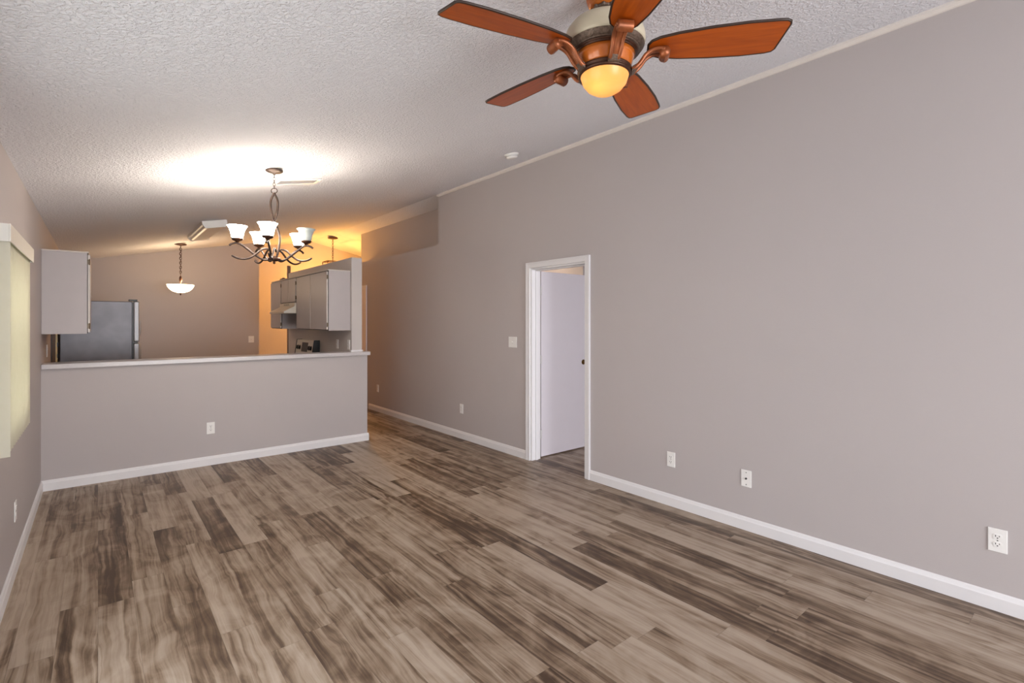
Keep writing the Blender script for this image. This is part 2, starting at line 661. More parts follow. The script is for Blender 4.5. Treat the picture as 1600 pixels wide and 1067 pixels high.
# kitchen partition beside the hall, standing on the bar at its near end
PX0, PX1, PZ = 2.39, 2.52, 2.256
m = MB()
m.box(PX0, PX1, 5.965, 6.19, 1.101, PZ)
m.box(PX0, PX1, 6.05, 6.19, 0, 1.053)
m.box(PX0, PX1, 6.19, 8.6, 0, PZ)
struct(m.build('wall_partition', mat('pale_partition_paint', (196, 188, 184), 0.6, var=0.01, bump=0.1)),
       'pale partition wall between kitchen cabinets and hall, open above', 'wall')
struct(MB().box(PX0 - 0.01, PX0 + 0.035, 8.6, 8.645, 0, 2.38).build('trim_1', mat('brown_post_paint', (132, 110, 98), 0.5)),
       'slim brown post at the far end of the kitchen partition', 'trim')
struct(MB().box(PX0 - 0.012, PX1 + 0.01, 5.955, 6.0, 1.1005, 1.122).build('trim_2', WHITE),
       'little white moulding at the foot of the partition on the bar', 'trim')

# crown bead along the top of the right wall
m = MB()
zr = ceil_z(XR)
m.prism([(XR - 0.028, ceil_z(XR - 0.028)), (XR - 0.028, zr - 0.02), (XR - 0.012, zr - 0.034), (XR, zr - 0.036), (XR, zr)], YB, 5.83, 'y')
struct(m.build('trim_3', mat('painted_bead', (222, 214, 208), 0.5)), 'narrow pale bead where right wall meets ceiling', 'trim')


# baseboards
def base_prof(t=0.015, h=0.092):
    return [(0, 0), (t, 0), (t, h * 0.72), (t * 0.75, h * 0.80), (t * 0.55, h * 0.93), (t * 0.2, h), (0, h)]


BASE = MB()


def baseboard_x(sign, x, y0, y1):      # runs along y, sticks out in sign*x
    return MB().prism([(x + sign * a, z) for a, z in base_prof()], y0, y1, 'y')


def baseboard_y(y, x0, x1):            # runs along x, sticks out toward -y
    return MB().prism([(y - a, z) for a, z in base_prof()], x0, x1, 'x')


m = baseboard_x(-1, XR, YB, DY0 - 0.058)
merge(m, baseboard_x(-1, XR, DY1 + 0.058, 8.05))
struct(m.build('baseboard_right', WHITE), 'white baseboard along the right wall', 'baseboard')
struct(merge(baseboard_x(1, XL, YB, 0.56), baseboard_x(1, XL, 2.64, YH - 0.016)).build('baseboard_left', WHITE), 'white baseboard along the left wall', 'baseboard')
m = baseboard_y(YH, XL, 2.59)
merge(m, MB().prism([(2.575 + a, z) for a, z in base_prof()], YH, YH + 0.12, 'y'))
struct(m.build('baseboard_half', WHITE), 'white baseboard along the half wall', 'baseboard')
struct(baseboard_y(10.05, 0.5, 2.28).build('baseboard_kitchen', WHITE), 'white baseboard along the far kitchen wall', 'baseboard')

# ------------------------------------------------------------------ bedroom door
d = struct(thing('door_1', None, None, (XR, DY1, 0)), 'open white flush bedroom door in the right wall', 'door')
cw = 0.057
m = MB()                               # casing on the living room side plus jamb lining (local: x from wall face, y from hinge side)
OW = DY1 - DY0
m.box(-0.018, 0, 0.0, cw, 0, DZ + cw)
m.box(-0.018, 0, -OW - cw, -OW, 0, DZ + cw)
m.box(-0.018, 0, -OW, 0.0, DZ, DZ + cw)
m.box(-0.022, -0.018, cw - 0.018, cw, 0, DZ + cw)
m.box(-0.022, -0.018, -OW - cw, -OW - cw + 0.018, 0, DZ + cw)
m.box(-0.022, -0.018, -OW - cw + 0.018, cw - 0.018, DZ + cw - 0.018, DZ + cw)
m.build('door_frame', WHITE, d, bevel=0.002)
m = MB()
m.box(0, 0.125, -0.018, -0.0005, 0, DZ - 0.0005)
m.box(0, 0.125, -OW + 0.0005, -OW + 0.018, 0, DZ - 0.0005)
m.box(0, 0.125, -OW + 0.018, -0.018, DZ - 0.018, DZ - 0.0005)
m.box(0.05, 0.085, -0.03, -0.018, 0, DZ - 0.018)
m.box(0.05, 0.085, -OW + 0.018, -OW + 0.03, 0, DZ - 0.018)
m.box(0.05, 0.085, -OW + 0.03, -0.03, DZ - 0.03, DZ - 0.018)
m.build('door_jamb', WHITE, d, bevel=0.001)
# leaf swung 90 degrees into the bedroom
leaf = MB().box(0.158, 0.158 + 0.735, 0.006, 0.041, 0.012, DZ - 0.022).build('door_leaf', DOORP, d, bevel=0.002)
kx = 0.158 + 0.735 - 0.064
k = MB().lathe([(0.0, 0.052), (0.018, 0.05), (0.026, 0.04), (0.027, 0.03), (0.02, 0.02), (0.011, 0.014), (0.011, 0.006), (0.028, 0.005), (0.03, 0.0)][::-1], 20,
              mtx=Matrix.Translation((kx, 0.006, 1.0)) @ Matrix.Rotation(R(90), 4, 'X'))
tag(k.build('door_knob', BRASS, leaf), 'dark brass round knob')
for z in (0.26, 1.06, 1.80):
    m = MB().box(0.1255, 0.160, -0.006, 0.0055, z - 0.045, z + 0.045)
    m.tube([(0.140, -0.009, z - 0.046), (0.140, -0.009, z + 0.046)], 0.0055, 8)
    m.build('hinge', mat('painted_hinge', (214, 210, 210), 0.4), d)

# hall door at the far end of the right wall: casing and closed slab
d = struct(thing('door_2', None, None, (XR, 8.14, 0)), 'white cased hall door at the far end of the right wall', 'door')
m = MB()
m.box(-0.018, -0.0005, 0, 0.07, 0, 2.09)
m.box(-0.018, -0.0005, 0.83, 0.90, 0, 2.09)
m.box(-0.018, -0.0005, 0.07, 0.83, 2.02, 2.09)
m.build('door_frame', WHITE, d, bevel=0.002)
lf = MB().box(-0.008, -0.0005, 0.071, 0.829, 0.01, 2.019).build('door_leaf', DOORP, d)
MB().lathe([(0.028, 0), (0.028, 0.006), (0.011, 0.012), (0.011, 0.02), (0.026, 0.034), (0.02, 0.048), (0, 0.05)], 16,
           mtx=Matrix.Translation((-0.008, 0.76, 1.0)) @ Matrix.Rotation(R(-90), 4, 'Y')).build('door_knob', BRASS, lf)

# side door edge in the kitchen, left wall, just before the fridge
d = struct(thing('door_3', None, None, (XL, 7.08, 0)), 'dark kitchen side door with honey wood jamb beside the fridge', 'door')
MB().box(0.0005, 0.014, 0, 0.5, 0, 2.03).build('door_leaf', DKWOOD, d)
jb = MB().box(0.0005, 0.024, 0.5, 0.70, 0, 2.03).build('door_jamb', YWOOD, d)
m = MB().box(0.0245, 0.032, 0.53, 0.61, 1.185, 1.235)
m.box(0.0245, 0.03, 0.55, 0.60, 1.06, 1.10)
tag(m.build('latch', BLACK, jb), 'black latch plates')

# ------------------------------------------------------------------ window and vertical blind
w = struct(thing('window_1', None, None, (XL, 0, 0)), 'white framed left window behind the vertical blind', 'window')
m = MB()
fw = 0.05
m.box(0.0005, 0.014, WY0 - 0.05, WY0, WZ0 - 0.05, WZ1 + 0.02)
m.box(0.0005, 0.014, WY1, WY1 + 0.05, WZ0 - 0.05, WZ1 + 0.02)
m.box(0.0005, 0.014, WY0, WY1, WZ0 - 0.05, WZ0)
m.box(-0.10, -0.06, WY0, WY0 + fw, WZ0, WZ1)
m.box(-0.10, -0.06, WY1 - fw, WY1, WZ0, WZ1)
m.box(-0.10, -0.06, WY0 + fw, WY1 - fw, WZ0, WZ0 + fw)
m.box(-0.10, -0.06, WY0 + fw, WY1 - fw, WZ1 - fw, WZ1)
m.box(-0.10, -0.06, WY0 + fw, WY1 - fw, 1.34, 1.38)
wf = m.build('window_frame', WHITE, w)
MB().box(-0.082, -0.078, WY0 + fw, WY1 - fw, WZ0 + fw, 1.34).box(-0.082, -0.078, WY0 + fw, WY1 - fw, 1.38, WZ1 - fw).build('pane', GLASS, wf)
MB().box(-0.06, 0.02, WY0 + 0.001, WY1 - 0.001, WZ0, WZ0 + 0.012).build('window_sill', WHITE, w)
# lawn outside that window
struct(MB().box(-9, XL - 0.13, -6, 12, -0.3, -0.2).build('ground_lawn', GRASS), 'green lawn outside the left window', 'lawn')



def framed_opening(name, label, cat, loc, rz, w_, z0, z1, mull):
    """white frame filling a wall opening; local x along the wall, y through it"""
    t = struct(thing(name, None, None, loc, (0, 0, rz)), label, cat)
    f = 0.05
    m = MB()
    m.box(-w_ / 2, -w_ / 2 + f, -0.03, 0.03, z0, z1).box(w_ / 2 - f, w_ / 2, -0.03, 0.03, z0, z1)
    m.box(-w_ / 2 + f, w_ / 2 - f, -0.03, 0.03, z1 - f, z1).box(-w_ / 2 + f, w_ / 2 - f, -0.03, 0.03, z0, z0 + f)
    for x in mull:
        m.box(x - 0.03, x + 0.03, -0.03, 0.03, z0 + f, z1 - f)
    fr = m.build('window_frame', WHITE, t)
    MB().box(-w_ / 2 + f, w_ / 2 - f, -0.003, 0.003, z0 + f, z1 - f).build('pane', GLASS, fr)


framed_opening('added_window_2', 'unseen kitchen window beyond the fridge, added to let daylight in', 'window', (XL - 0.06, 9.25, 0), R(90), 0.7, 1.0, 1.9, ())  # frame of the hidden opening added for kitchen light
framed_opening('added_window_3', 'unseen bedroom window added to let daylight in', 'window', (5.2, YB - 0.06, 0), 0, 1.6, 0.9, 2.05, (0.0,))  # frame of the added opening that lights the bedroom, out of view
framed_opening('added_door_4', 'unseen glass patio door beside the viewpoint, added to light the room', 'door', (XL - 0.06, 1.6, 0), R(90), 2.0, 0.0, 2.05, (0.0,))  # frame of the added side opening, out of view
framed_opening('added_door_5', 'unseen garden doors behind the viewpoint, added to light the room', 'door', (1.6, YB - 0.06, 0), 0, 3.0, 0.0, 2.1, (-0.5, 0.5))  # frame of the added rear opening, out of view

bl = thing('vertical_blind', 'cream vertical blind with valance hanging over the left wall window', 'blind', (XL, 0, 0))
BY0, BY1 = 3.13, 4.17
m = MB()
VX = 0.082
m.box(VX - 0.006, VX, BY0, BY1, 1.825, 1.905)
m.box(0.0005, VX - 0.006, BY0, BY0 + 0.006, 1.825, 1.905)
m.box(0.0005, VX - 0.006, BY1 - 0.006, BY1, 1.825, 1.905)
m.box(0.0005, VX - 0.006, BY0 + 0.006, BY1 - 0.006, 1.897, 1.905)
m.build('valance', VALANCE, bl, bevel=0.0015)
MB().box(0.045, 0.072, BY0 + 0.01, BY1 - 0.01, 1.86, 1.89).build('headrail', WHITE, bl)
nv = 13
pitch = (BY1 - BY0 - 0.05) / nv
for i in range(nv):
    yc = BY0 + 0.03 + pitch * (i + 0.5)
    a = R(80) if i == 0 else R(34)
    m = MB()
    pts, hw = [], 0.0445
    for k in range(9):
        t = -hw + 2 * hw * k / 8
        bow = 0.006 * (1 - (t / hw) ** 2)
        pts.append((t, bow))
    outl = [(0.046 + math.sin(a) * t * 0.75 + b_ * 0.3, BY0 + 0.012 + math.cos(a) * t) if i == 0 else (0.058 + math.sin(a) * t * 0.35 + b_, yc + math.cos(a) * t) for t, b_ in pts]
    outl += [((x, y + 0.0012) if i == 0 else (x - 0.0012, y)) for x, y in reversed(outl)]
    m.prism(outl, 0.866, 1.852, 'z')
    m.build('vane', VANE, bl)

# ------------------------------------------------------------------ bar top
m = MB().box(XL + 0.001, 2.605, YH - 0.028, 6.185, 1.055, 1.100)
o = m.build('bar_countertop', LAM, bevel=0.006)
tag(o, 'long pale grey laminate bar top resting on the half wall', 'countertop')


# ------------------------------------------------------------------ cabinets
def cabinet(name, label, group, x_back, face, y0, y1, z0, z1, depth, doors, near_hinge=True):
    """wall cabinet; face = +1 doors look toward +x, -1 toward -x"""
    t = thing(name, label, 'cabinet', (x_back, y0, z0), group=group)
    W_, H_ = y1 - y0, z1 - z0
    D = depth - 0.020

    def bx(m, a0, a1, y0_, y1_, z0_, z1_):
        a, b = sorted((face * a0, face * a1))
        return m.box(a, b, y0_, y1_, z0_, z1_)
    m = MB()
    bx(m, 0.001, D, 0.001, W_ - 0.001, 0.0, H_)
    m.build('carcass', CAB, t, bevel=0.002)
    m = MB()
    bx(m, 0.001, D + 0.012, -0.001, W_ - 0.001, H_ + 0.0005, H_ + 0.012)
    m.build('top_trim', CABEDGE, t, bevel=0.002)
    m = MB()
    bx(m, D + 0.0002, D + 0.002, 0.006, W_ - 0.006, 0.006, H_ - 0.006)
    m.build('face_gap', GAP, t)
    n = len(doors)
    for i, (a, b) in enumerate(doors):
        m = MB()
        bx(m, D + 0.003, D + 0.021, a, b, 0.012, H_ - 0.014)
        dr = m.build('door', CAB, t, bevel=0.003)
        m = MB()
        bx(m, D + 0.005, D + 0.0195, a - 0.0012, a - 0.0001, 0.014, H_ - 0.016)
        m.build('edge_strip', CABEDGE, dr)
        hy = a - 0.0012 if (i == 0) else b
        sg = -1 if i == 0 else 1
        for z in (0.07, H_ - 0.08):
            m = MB()
            bx(m, D + 0.001, D + 0.017, hy + (-0.008 if sg < 0 else 0.0005), hy + (-0.0005 if sg < 0 else 0.008), z - 0.022, z + 0.022)
            m.tube([(face * (D + 0.016), hy + sg * 0.005, z - 0.026), (face * (D + 0.016), hy + sg * 0.005, z + 0.026)], 0.0045, 8)
            m.build('hinge', HINGE, dr)
    return t


G = 'grey wall cabinets over the stove wall'
cabinet('wall_cabinet', 'tall grey cabinet hung on left wall above the bar, beside fridge', None, XL, 1, 5.94, 6.72, 1.36, 2.09, 0.325, [(0.012, 0.384), (0.396, 0.768)])
CX = PX0 - 0.001
cabinet('wall_cabinet', 'wide two-door grey cabinet on partition, nearest the bar', G, CX, -1, 6.0, 7.22, 1.363, 2.085, 0.285, [(0.016, 0.602), (0.616, 1.195)])
cabinet('wall_cabinet', 'short grey two-door cabinet above the range hood', G, CX, -1, 7.222, 7.958, 1.735, 2.085, 0.285, [(0.030, 0.360), (0.376, 0.706)])
cabinet('wall_cabinet', 'narrow grey cabinet farthest along partition, past the range hood', G, CX, -1, 7.96, 8.54, 1.363, 2.085, 0.285, [(0.022, 0.560)])

# range hood
t = thing('range_hood', 'off-white range hood under the short cabinet', 'range hood', (CX, 7.225, 1.58))
m = MB()
m.prism([(-0.002, 0.005), (-0.44, 0.005), (-0.44, 0.03), (-0.30, 0.105), (-0.30, 0.152), (-0.002, 0.152)], 0.0, 0.73, 'y')
m.build('body', HOODW, t, bevel=0.002)
m = MB().box(-0.3065, -0.3005, 0.22, 0.51, 0.113, 0.146)
cp = m.build('control_panel', mat('hood_panel', (196, 188, 172), 0.4), t)
HSW = mat('hood_switch', (150, 142, 130), 0.4)
for y in (0.28, 0.365, 0.45):
    MB().box(-0.312, -0.307, y - 0.02, y + 0.02, 0.122, 0.137).build('switch', HSW, cp)

# duct stub and junction box above the cabinets
m = MB().box(2.20, 2.28, 8.26, 8.38, 2.0975, 2.14).box(2.225, 2.255, 8.30, 8.34, 2.14, 2.155)
tag(m.build('junction_box', mat('brown_box_paint', (126, 98, 80), 0.5)), 'small brown box lying on top of the farthest wall cabinet', 'box')

# ------------------------------------------------------------------ stove
t = thing('stove', 'stainless stove against partition below the range hood', 'stove', (CX, 7.10, 0))
m = MB().box(-0.64, -0.03, 0.005, 0.775, 0.02, 0.895)
m.build('body', STEEL, t, bevel=0.004)
MB().box(-0.65, -0.012, 0.0, 0.78, 0.897, 0.915).build('cooktop', BLACK, t, bevel=0.003)
dr = MB().box(-0.665, -0.641, 0.02, 0.76, 0.25, 0.80).build('oven_door', STEEL, t, bevel=0.004)
MB().tube([(-0.70, 0.08, 0.76), (-0.70, 0.70, 0.76)], 0.011, 10).box(-0.70, -0.666, 0.10, 0.12, 0.753, 0.767).box(-0.70, -0.666, 0.66, 0.68, 0.753, 0.767).build('handle', STEEL, dr)
bgm = MB().prism([(-0.118, 0.915), (-0.075, 1.205), (-0.002, 1.205), (-0.002, 0.915)], 0.010, 0.770, 'y')
bgp = bgm.build('backguard', mat('pale_steel_panel', (222, 216, 206), 0.38, 0.15, var=0.02), t, bevel=0.004)
for y0, y1 in ((-0.002, 0.0095), (0.7705, 0.782)):
    m = MB().prism([(-0.124, 0.915), (-0.08, 1.21), (-0.0015, 1.21), (-0.0015, 0.915)], y0, y1, 'y')
    tag(m.build('end_cap', BLACK, bgp), 'black plastic end cap')


def on_guard(y0, y1, f0, f1, th, rad=None):
    """slab on the slanted control face"""
    b0 = Vector((-0.118, 0, 0.915))
    b1 = Vector((-0.075, 0, 1.205))
    u = (b1 - b0)
    nrm = Vector((-u.z, 0, u.x)).normalized()
    m = MB()
    if rad:
        c = b0 + u * f0 + nrm * 0.0005
        q = nrm.to_track_quat('Z', 'Y').to_matrix().to_4x4()
        m.lathe([(rad, 0), (rad, 0.004), (rad * 0.8, 0.006), (rad * 0.75, th), (rad * 0.6, th + 0.003)], 18,
                mtx=Matrix.Translation((c.x, y0, c.z)) @ q)
        return m
    P = []
    for f, k in ((f0, 0.0005), (f1, 0.0005), (f1, th), (f0, th)):
        p = b0 + u * f + nrm * k
        P.append((p.x, p.z))
    return m.prism(P, y0, y1, 'y')


tag(on_guard(0.24, 0.50, 0.42, 0.88, 0.004).build('display_panel', BLACK, bgp, bevel=0.001), 'black clock display panel')
for y in (0.07, 0.15, 0.57, 0.66):
    tag(on_guard(y + 0.02, 0, 0.62, 0, 0.02, rad=0.034).build('knob', BLACK, bgp), 'black control knob')
tag(on_guard(0.05, 0.72, 0.12, 0.19, 0.003).build('vent_strip', BLACK, bgp), 'black vent slot')

# ------------------------------------------------------------------ fridge
t = thing('refrigerator', 'top-freezer stainless refrigerator against the left kitchen wall', 'refrigerator', (XL + 0.03, 8.0, 0))
FW, FD, FH = 0.75, 0.70, 1.725
m = MB().box(0, FD - 0.012, 0, FW, 0.02, FH)
tag(m.build('body', FSIDE, t, bevel=0.008), 'grey pebbled steel side')
MB().box(FD - 0.0115, FD - 0.001, 0.008, FW - 0.008, 0.05, FH - 0.01).build('gasket', BLACK, t)
fz = MB().box(FD, FD + 0.062, 0.0, FW, 1.215, FH + 0.004).build('freezer_door', STEEL, t, bevel=0.012)
fd = MB().box(FD, FD + 0.062, 0.0, FW, 0.06, 1.195).build('fridge_door', STEEL, t, bevel=0.012)
for par, z0, z1 in ((fz, 1.27, 1.52), (fd, 0.78, 1.15)):
    m = MB().tube(smooth_path([(FD + 0.062, FW - 0.07, z0), (FD + 0.10, FW - 0.07, z0 + 0.03), (FD + 0.10, FW - 0.07, z1 - 0.03), (FD + 0.062, FW - 0.07, z1)], 5), 0.011, 10)
    m.build('handle', STEEL, par)
m = MB().box(FD - 0.05, FD + 0.04, 0.01, 0.09, FH + 0.005, FH + 0.028)
tag(m.build('top_hinge', BLACK, t, bevel=0.004), 'black hinge cover')
m = MB().box(FD - 0.03, FD + 0.045, 0.004, 0.08, 1.197, 1.213)
tag(m.build('middle_hinge', BLACK, t), 'black middle hinge')


# ------------------------------------------------------------------ electrical plates (local: faces -y)
def plate_base(name, label, cat, loc, rz, w=0.072, h=0.118, group=None):
    t = thing(name, label, cat, loc, (0, 0, rz), group)
    m = MB().box(-w / 2, w / 2, -0.006, -0.0005, -h / 2, h / 2)
    m.build('cover_plate', PLATE, t, bevel=0.002)
    return t


def outlet(label, loc, rz, group='wall outlets'):
    t = plate_base('wall_outlet', label, 'outlet', loc, rz, group=group)
    for s in (1, -1):
        zc = s * 0.0195
        pts = [(0.0165 * math.cos(a) * 1.02, zc + max(-0.0125, min(0.0125, 0.0165 * math.sin(a)))) for a in [2 * PI * k / 24 for k in range(24)]]
        rec = MB().prism(pts, -0.0085, -0.0062, 'y').build('receptacle', PLATE, t)
        m = MB()
        m.box(-0.0085, -0.0055, -0.0092, -0.0086, zc - 0.001, zc + 0.0075)
        m.box(0.0055, 0.0085, -0.0092, -0.0086, zc + 0.0005, zc + 0.007)
        m.prism([(0.003 * math.cos(2 * PI * k / 10), zc - 0.0065 + 0.003 * math.sin(2 * PI * k / 10)) for k in range(10)], -0.0092, -0.0086, 'y')
        tag(m.build('slots', SLOT, rec), 'dark plug slots')
    MB().lathe([(0.003, 0), (0.0025, 0.001), (0, 0.0013)], 10, mtx=Matrix.Translation((0, -0.0062, 0)) @ Matrix.Rotation(R(90), 4, 'X')).build('screw', SLOT, t)
    return t


RWALL, LWALL, FRONT = R(-90), R(90), 0
outlet('white outlet on the right wall nearest the camera, at far right', (XR, 0.387, 0.357), RWALL)
outlet('white outlet on right wall just right of the doorway, left of the cable plate', (XR, 2.27, 0.37), RWALL)
outlet('white outlet low on right wall between the doorway and the hall', (XR, 5.26, 0.374), RWALL)
outlet('small white outlet at the hall end of the right wall, beyond the half wall', (XR, 7.71, 0.38), RWALL)
outlet('white outlet in the middle of the half wall', (0.892, YH, 0.379), FRONT)
outlet('white outlet seen edge-on low on the left wall below the blind', (XL, 4.16, 0.35), LWALL)
outlet('white outlet on left kitchen wall under the hanging cabinet', (XL, 6.55, 1.19), LWALL)
outlet('white outlet on partition under the wide cabinet, right of stove', (PX0, 6.43, 1.18), RWALL)
outlet('white outlet at the near end of the partition above the bar', (PX0, 6.05, 1.185), RWALL)
# cable plate
t = plate_base('cable_plate', 'white cable plate with one black jack on the right wall', 'cable plate', (XR, 1.668, 0.363), RWALL)
m = MB().lathe([(0.007, 0), (0.007, 0.003), (0.0048, 0.0035), (0.0048, 0.011), (0.002, 0.011)], 14, mtx=Matrix.Translation((0, -0.0062, 0)) @ Matrix.Rotation(R(90), 4, 'X'))
tag(m.build('jack', SLOT, t), 'dark coaxial jack')
for z in (0.042, -0.042):
    MB().lathe([(0.0035, 0), (0.003, 0.001), (0, 0.0013)], 10, mtx=Matrix.Translation((0, -0.0062, z)) @ Matrix.Rotation(R(90), 4, 'X')).build('screw', SLOT, t)


def switch(label, loc, rz, w, xs):
    t = plate_base('light_switch', label, 'light switch', loc, rz, w=w, group=None)
    for x in xs:
        m = MB().box(x - 0.006, x + 0.006, -0.0072, -0.0062, -0.013, 0.013)
        cl = m.build('toggle_collar', mat('switch_grey', (206, 200, 196), 0.4), t)
        MB().prism([(-0.0074, -0.004), (-0.018, 0.006), (-0.016, 0.010), (-0.0074, 0.006)], x - 0.004, x + 0.004, 'x').build('toggle', PLATE, cl)
    return t


switch('white light switch plate on the right wall, left of the doorway', (XR, 4.25, 1.244), RWALL, 0.14, (0.0,))
switch('small white switch plate on the far kitchen wall', (2.15, 10.05, 1.15), FRONT, 0.09, (0.0,))

# ------------------------------------------------------------------ ceiling register, detector, fluorescent box
t = thing('ceiling_vent', 'white louvred vent on ceiling just beyond the chandelier canopy', 'vent', (1.39, 4.73, ceil_z(1.39)), (0, -TILT, 0))
m = MB()
m.box(-0.19, 0.19, -0.095, -0.07, -0.012, -0.0005).box(-0.19, 0.19, 0.07, 0.095, -0.012, -0.0005)
m.box(-0.19, -0.165, -0.07, 0.07, -0.012, -0.0005).box(0.165, 0.19, -0.07, 0.07, -0.012, -0.0005)
m.build('frame', WHITE, t, bevel=0.002)
MB().box(-0.165, 0.165, -0.07, 0.07, -0.002, -0.0005).build('duct_opening', mat('grey_duct', (150, 145, 142), 0.6), t)
for k in range(9):
    y = -0.062 + k * 0.0155
    m = MB().prism([(y - 0.006, -0.012), (y - 0.0045, -0.012), (y + 0.006, -0.003), (y + 0.0045, -0.003)], -0.1645, 0.1645, 'x')
    m.build('louvre', WHITE, t)

t = thing('smoke_detector', 'round white smoke detector on ceiling near the right wall', 'smoke detector', (3.08, 3.73, ceil_z(3.08)), (0, -TILT, 0))
MB().lathe([(0.066, -0.012), (0.07, -0.006), (0.07, -0.0005)], 32).build('base', PLATE, t)
m = MB().lathe([(0.0, -0.045), (0.035, -0.044), (0.05, -0.038), (0.058, -0.026), (0.062, -0.0125)], 32)
m.build('cover', PLATE, t)
m = MB().lathe([(0.0585, -0.026), (0.0605, -0.0265), (0.0605, -0.0225), (0.0595, -0.022)], 32, cap=False)
m.build('vent_ring', mat('grey_slot', (150, 146, 144), 0.5), t)

t = thing('ceiling_light_box', 'long white fluorescent ceiling fixture over the kitchen', 'ceiling light', (1.07, 7.48, ceil_z(1.07)), (0, -TILT, 0))
m = MB().prism([(-0.13, -0.0005), (-0.13, -0.035), (-0.115, -0.045), (0.115, -0.045), (0.13, -0.035), (0.13, -0.0005)], -0.60, 0.60, 'y')
m.build('body', WHITE, t)
m = MB().prism([(-0.114, -0.0455), (-0.105, -0.072), (-0.085, -0.082), (0.085, -0.082), (0.105, -0.072), (0.114, -0.0455)], -0.595, 0.595, 'y')
m.build('diffuser', LENS, t)
for s in (-1, 1):
    y0, y1 = sorted((s * 0.6005, s * 0.625))
    m = MB().prism([(-0.133, -0.0005), (-0.133, -0.04), (-0.108, -0.086), (0.108, -0.086), (0.133, -0.04), (0.133, -0.0005)], y0, y1, 'y')
    m.build('end_cap', PLATE, t, bevel=0.003)


# ------------------------------------------------------------------ chain helper
def chain(mb, x, y, z0, z1, lw=0.011, ll=0.034, wire=0.0022):
    n = max(2, round((z1 - z0) / (ll * 0.78)))
    step = (z1 - z0) / n
    for i in range(n):
        zc = z0 + step * (i + 0.5)
        h = step * 0.64
        pts = []
        for k in range(14):
            a = 2 * PI * k / 14
            dx, dz = lw * math.cos(a), h * math.sin(a)
            pts.append((x + (dx if i % 2 else 0), y + (0 if i % 2 else dx), zc + dz))
        mb.tube(pts, wire, 6, closed=True)
    return mb


# ------------------------------------------------------------------ chandelier
CHX, CHY = 1.077, 4.26
CHZ = ceil_z(CHX)
t = thing('chandelier', 'five-arm bronze chandelier with frosted bell shades over the dining area', 'chandelier', (CHX, CHY, 0))
m = MB().lathe([(0.008, CHZ - 0.045), (0.014, CHZ - 0.03), (0.05, CHZ - 0.026), (0.064, CHZ - 0.018), (0.066, CHZ - 0.006)], 32)
m.build('canopy', BRONZE, t)
ch = chain(MB(), 0, 0, 2.525, CHZ - 0.045, 0.009, 0.03, 0.002)
ch.tube([(0.024 * math.cos(2 * PI * k / 20), 0, 2.507 + 0.02 * math.sin(2 * PI * k / 20)) for k in range(20)], 0.003, 8, closed=True,
        mtx=Matrix.Rotation(R(-YAW), 4, 'Z'))
ch.build('chain', BRONZE, t)
RM = Matrix.Rotation(R(-YAW), 4, 'Z')      # stem plane faces the living room
m = MB()
prof = [(0.0, 2.49), (0.022, 2.44), (0.026, 2.40), (0.022, 2.35), (0.006, 2.285), (-0.012, 2.24), (-0.036, 2.17), (-0.042, 2.12), (-0.034, 2.05), (-0.02, 1.985), (-0.014, 1.955)]
for s in (1, -1):
    m.tube(smooth_path([(s * a, s * 0.006 * math.sin((2.49 - z) * 12), z) for a, z in prof], 5), 0.0085, 10, mtx=RM)
m.build('twisted_stem', BRONZE, t)
m = MB().lathe([(0.0, 1.925), (0.008, 1.93), (0.012, 1.938), (0.006, 1.945), (0.02, 1.95), (0.045, 1.955), (0.05, 1.965), (0.045, 1.975), (0.02, 1.98), (0.012, 1.99)], 28)
m.build('hub', DKBRONZE, t)
arm_a = [(0.035, 1.962), (0.075, 1.955), (0.132, 1.986), (0.188, 2.03), (0.232, 2.062), (0.262, 2.071), (0.292, 2.064), (0.312, 2.050)]
arm_b = [(0.03, 2.03), (0.052, 2.042), (0.09, 2.032), (0.142, 1.985), (0.18, 1.960), (0.225, 1.950), (0.268, 1.958), (0.296, 1.974)]
for k in range(5):
    A = Matrix.Rotation(R(30 + 72 * k), 4, 'Z')
    m = MB()
    m.tube(smooth_path([(r, 0.0, z) for r, z in arm_a], 5), 0.0078, 10, mtx=A)
    m.tube(smooth_path([(r, 0.0145, z) for r, z in arm_b], 5), 0.0075, 10, mtx=A)
    arm = m.build('arm', BRONZE, t)
    Q = A @ Matrix.Translation((0.258, 0, 0))
    MB().lathe([(0.008, 2.072), (0.012, 2.082), (0.034, 2.093), (0.042, 2.104), (0.040, 2.108)], 24, mtx=Q).build('cup', DKBRONZE, arm)
    sp = [(0.034, 2.1085), (0.040, 2.122), (0.044, 2.140), (0.048, 2.160), (0.056, 2.182), (0.070, 2.202),
          (0.067, 2.202), (0.053, 2.182), (0.045, 2.160), (0.041, 2.140), (0.037, 2.122), (0.029, 2.1115), (0.0, 2.1115)]
    dead = (k == 4)
    sh = MB().lathe([(r, z) for r, z in sp], 28, mtx=Q, cap=False)
    o = sh.build('shade', SHADE_OFF if dead else SHADE_LIT, arm)
    if dead:
        tag(o, 'unlit frosted bell shade')
    MB().lathe([(0.012, 2.112), (0.014, 2.125), (0.022, 2.145), (0.024, 2.158), (0.016, 2.172), (0.0, 2.178)], 16, mtx=Q).build('bulb', SHADE_OFF if dead else BULB, arm)
    if not dead:
        p = (A @ Vector((0.258, 0, 2.206)))
        point('chandelier_lamp', (CHX + p.x, CHY + p.y, p.z), 0.8, (1.0, 0.94, 0.86), 0.03)

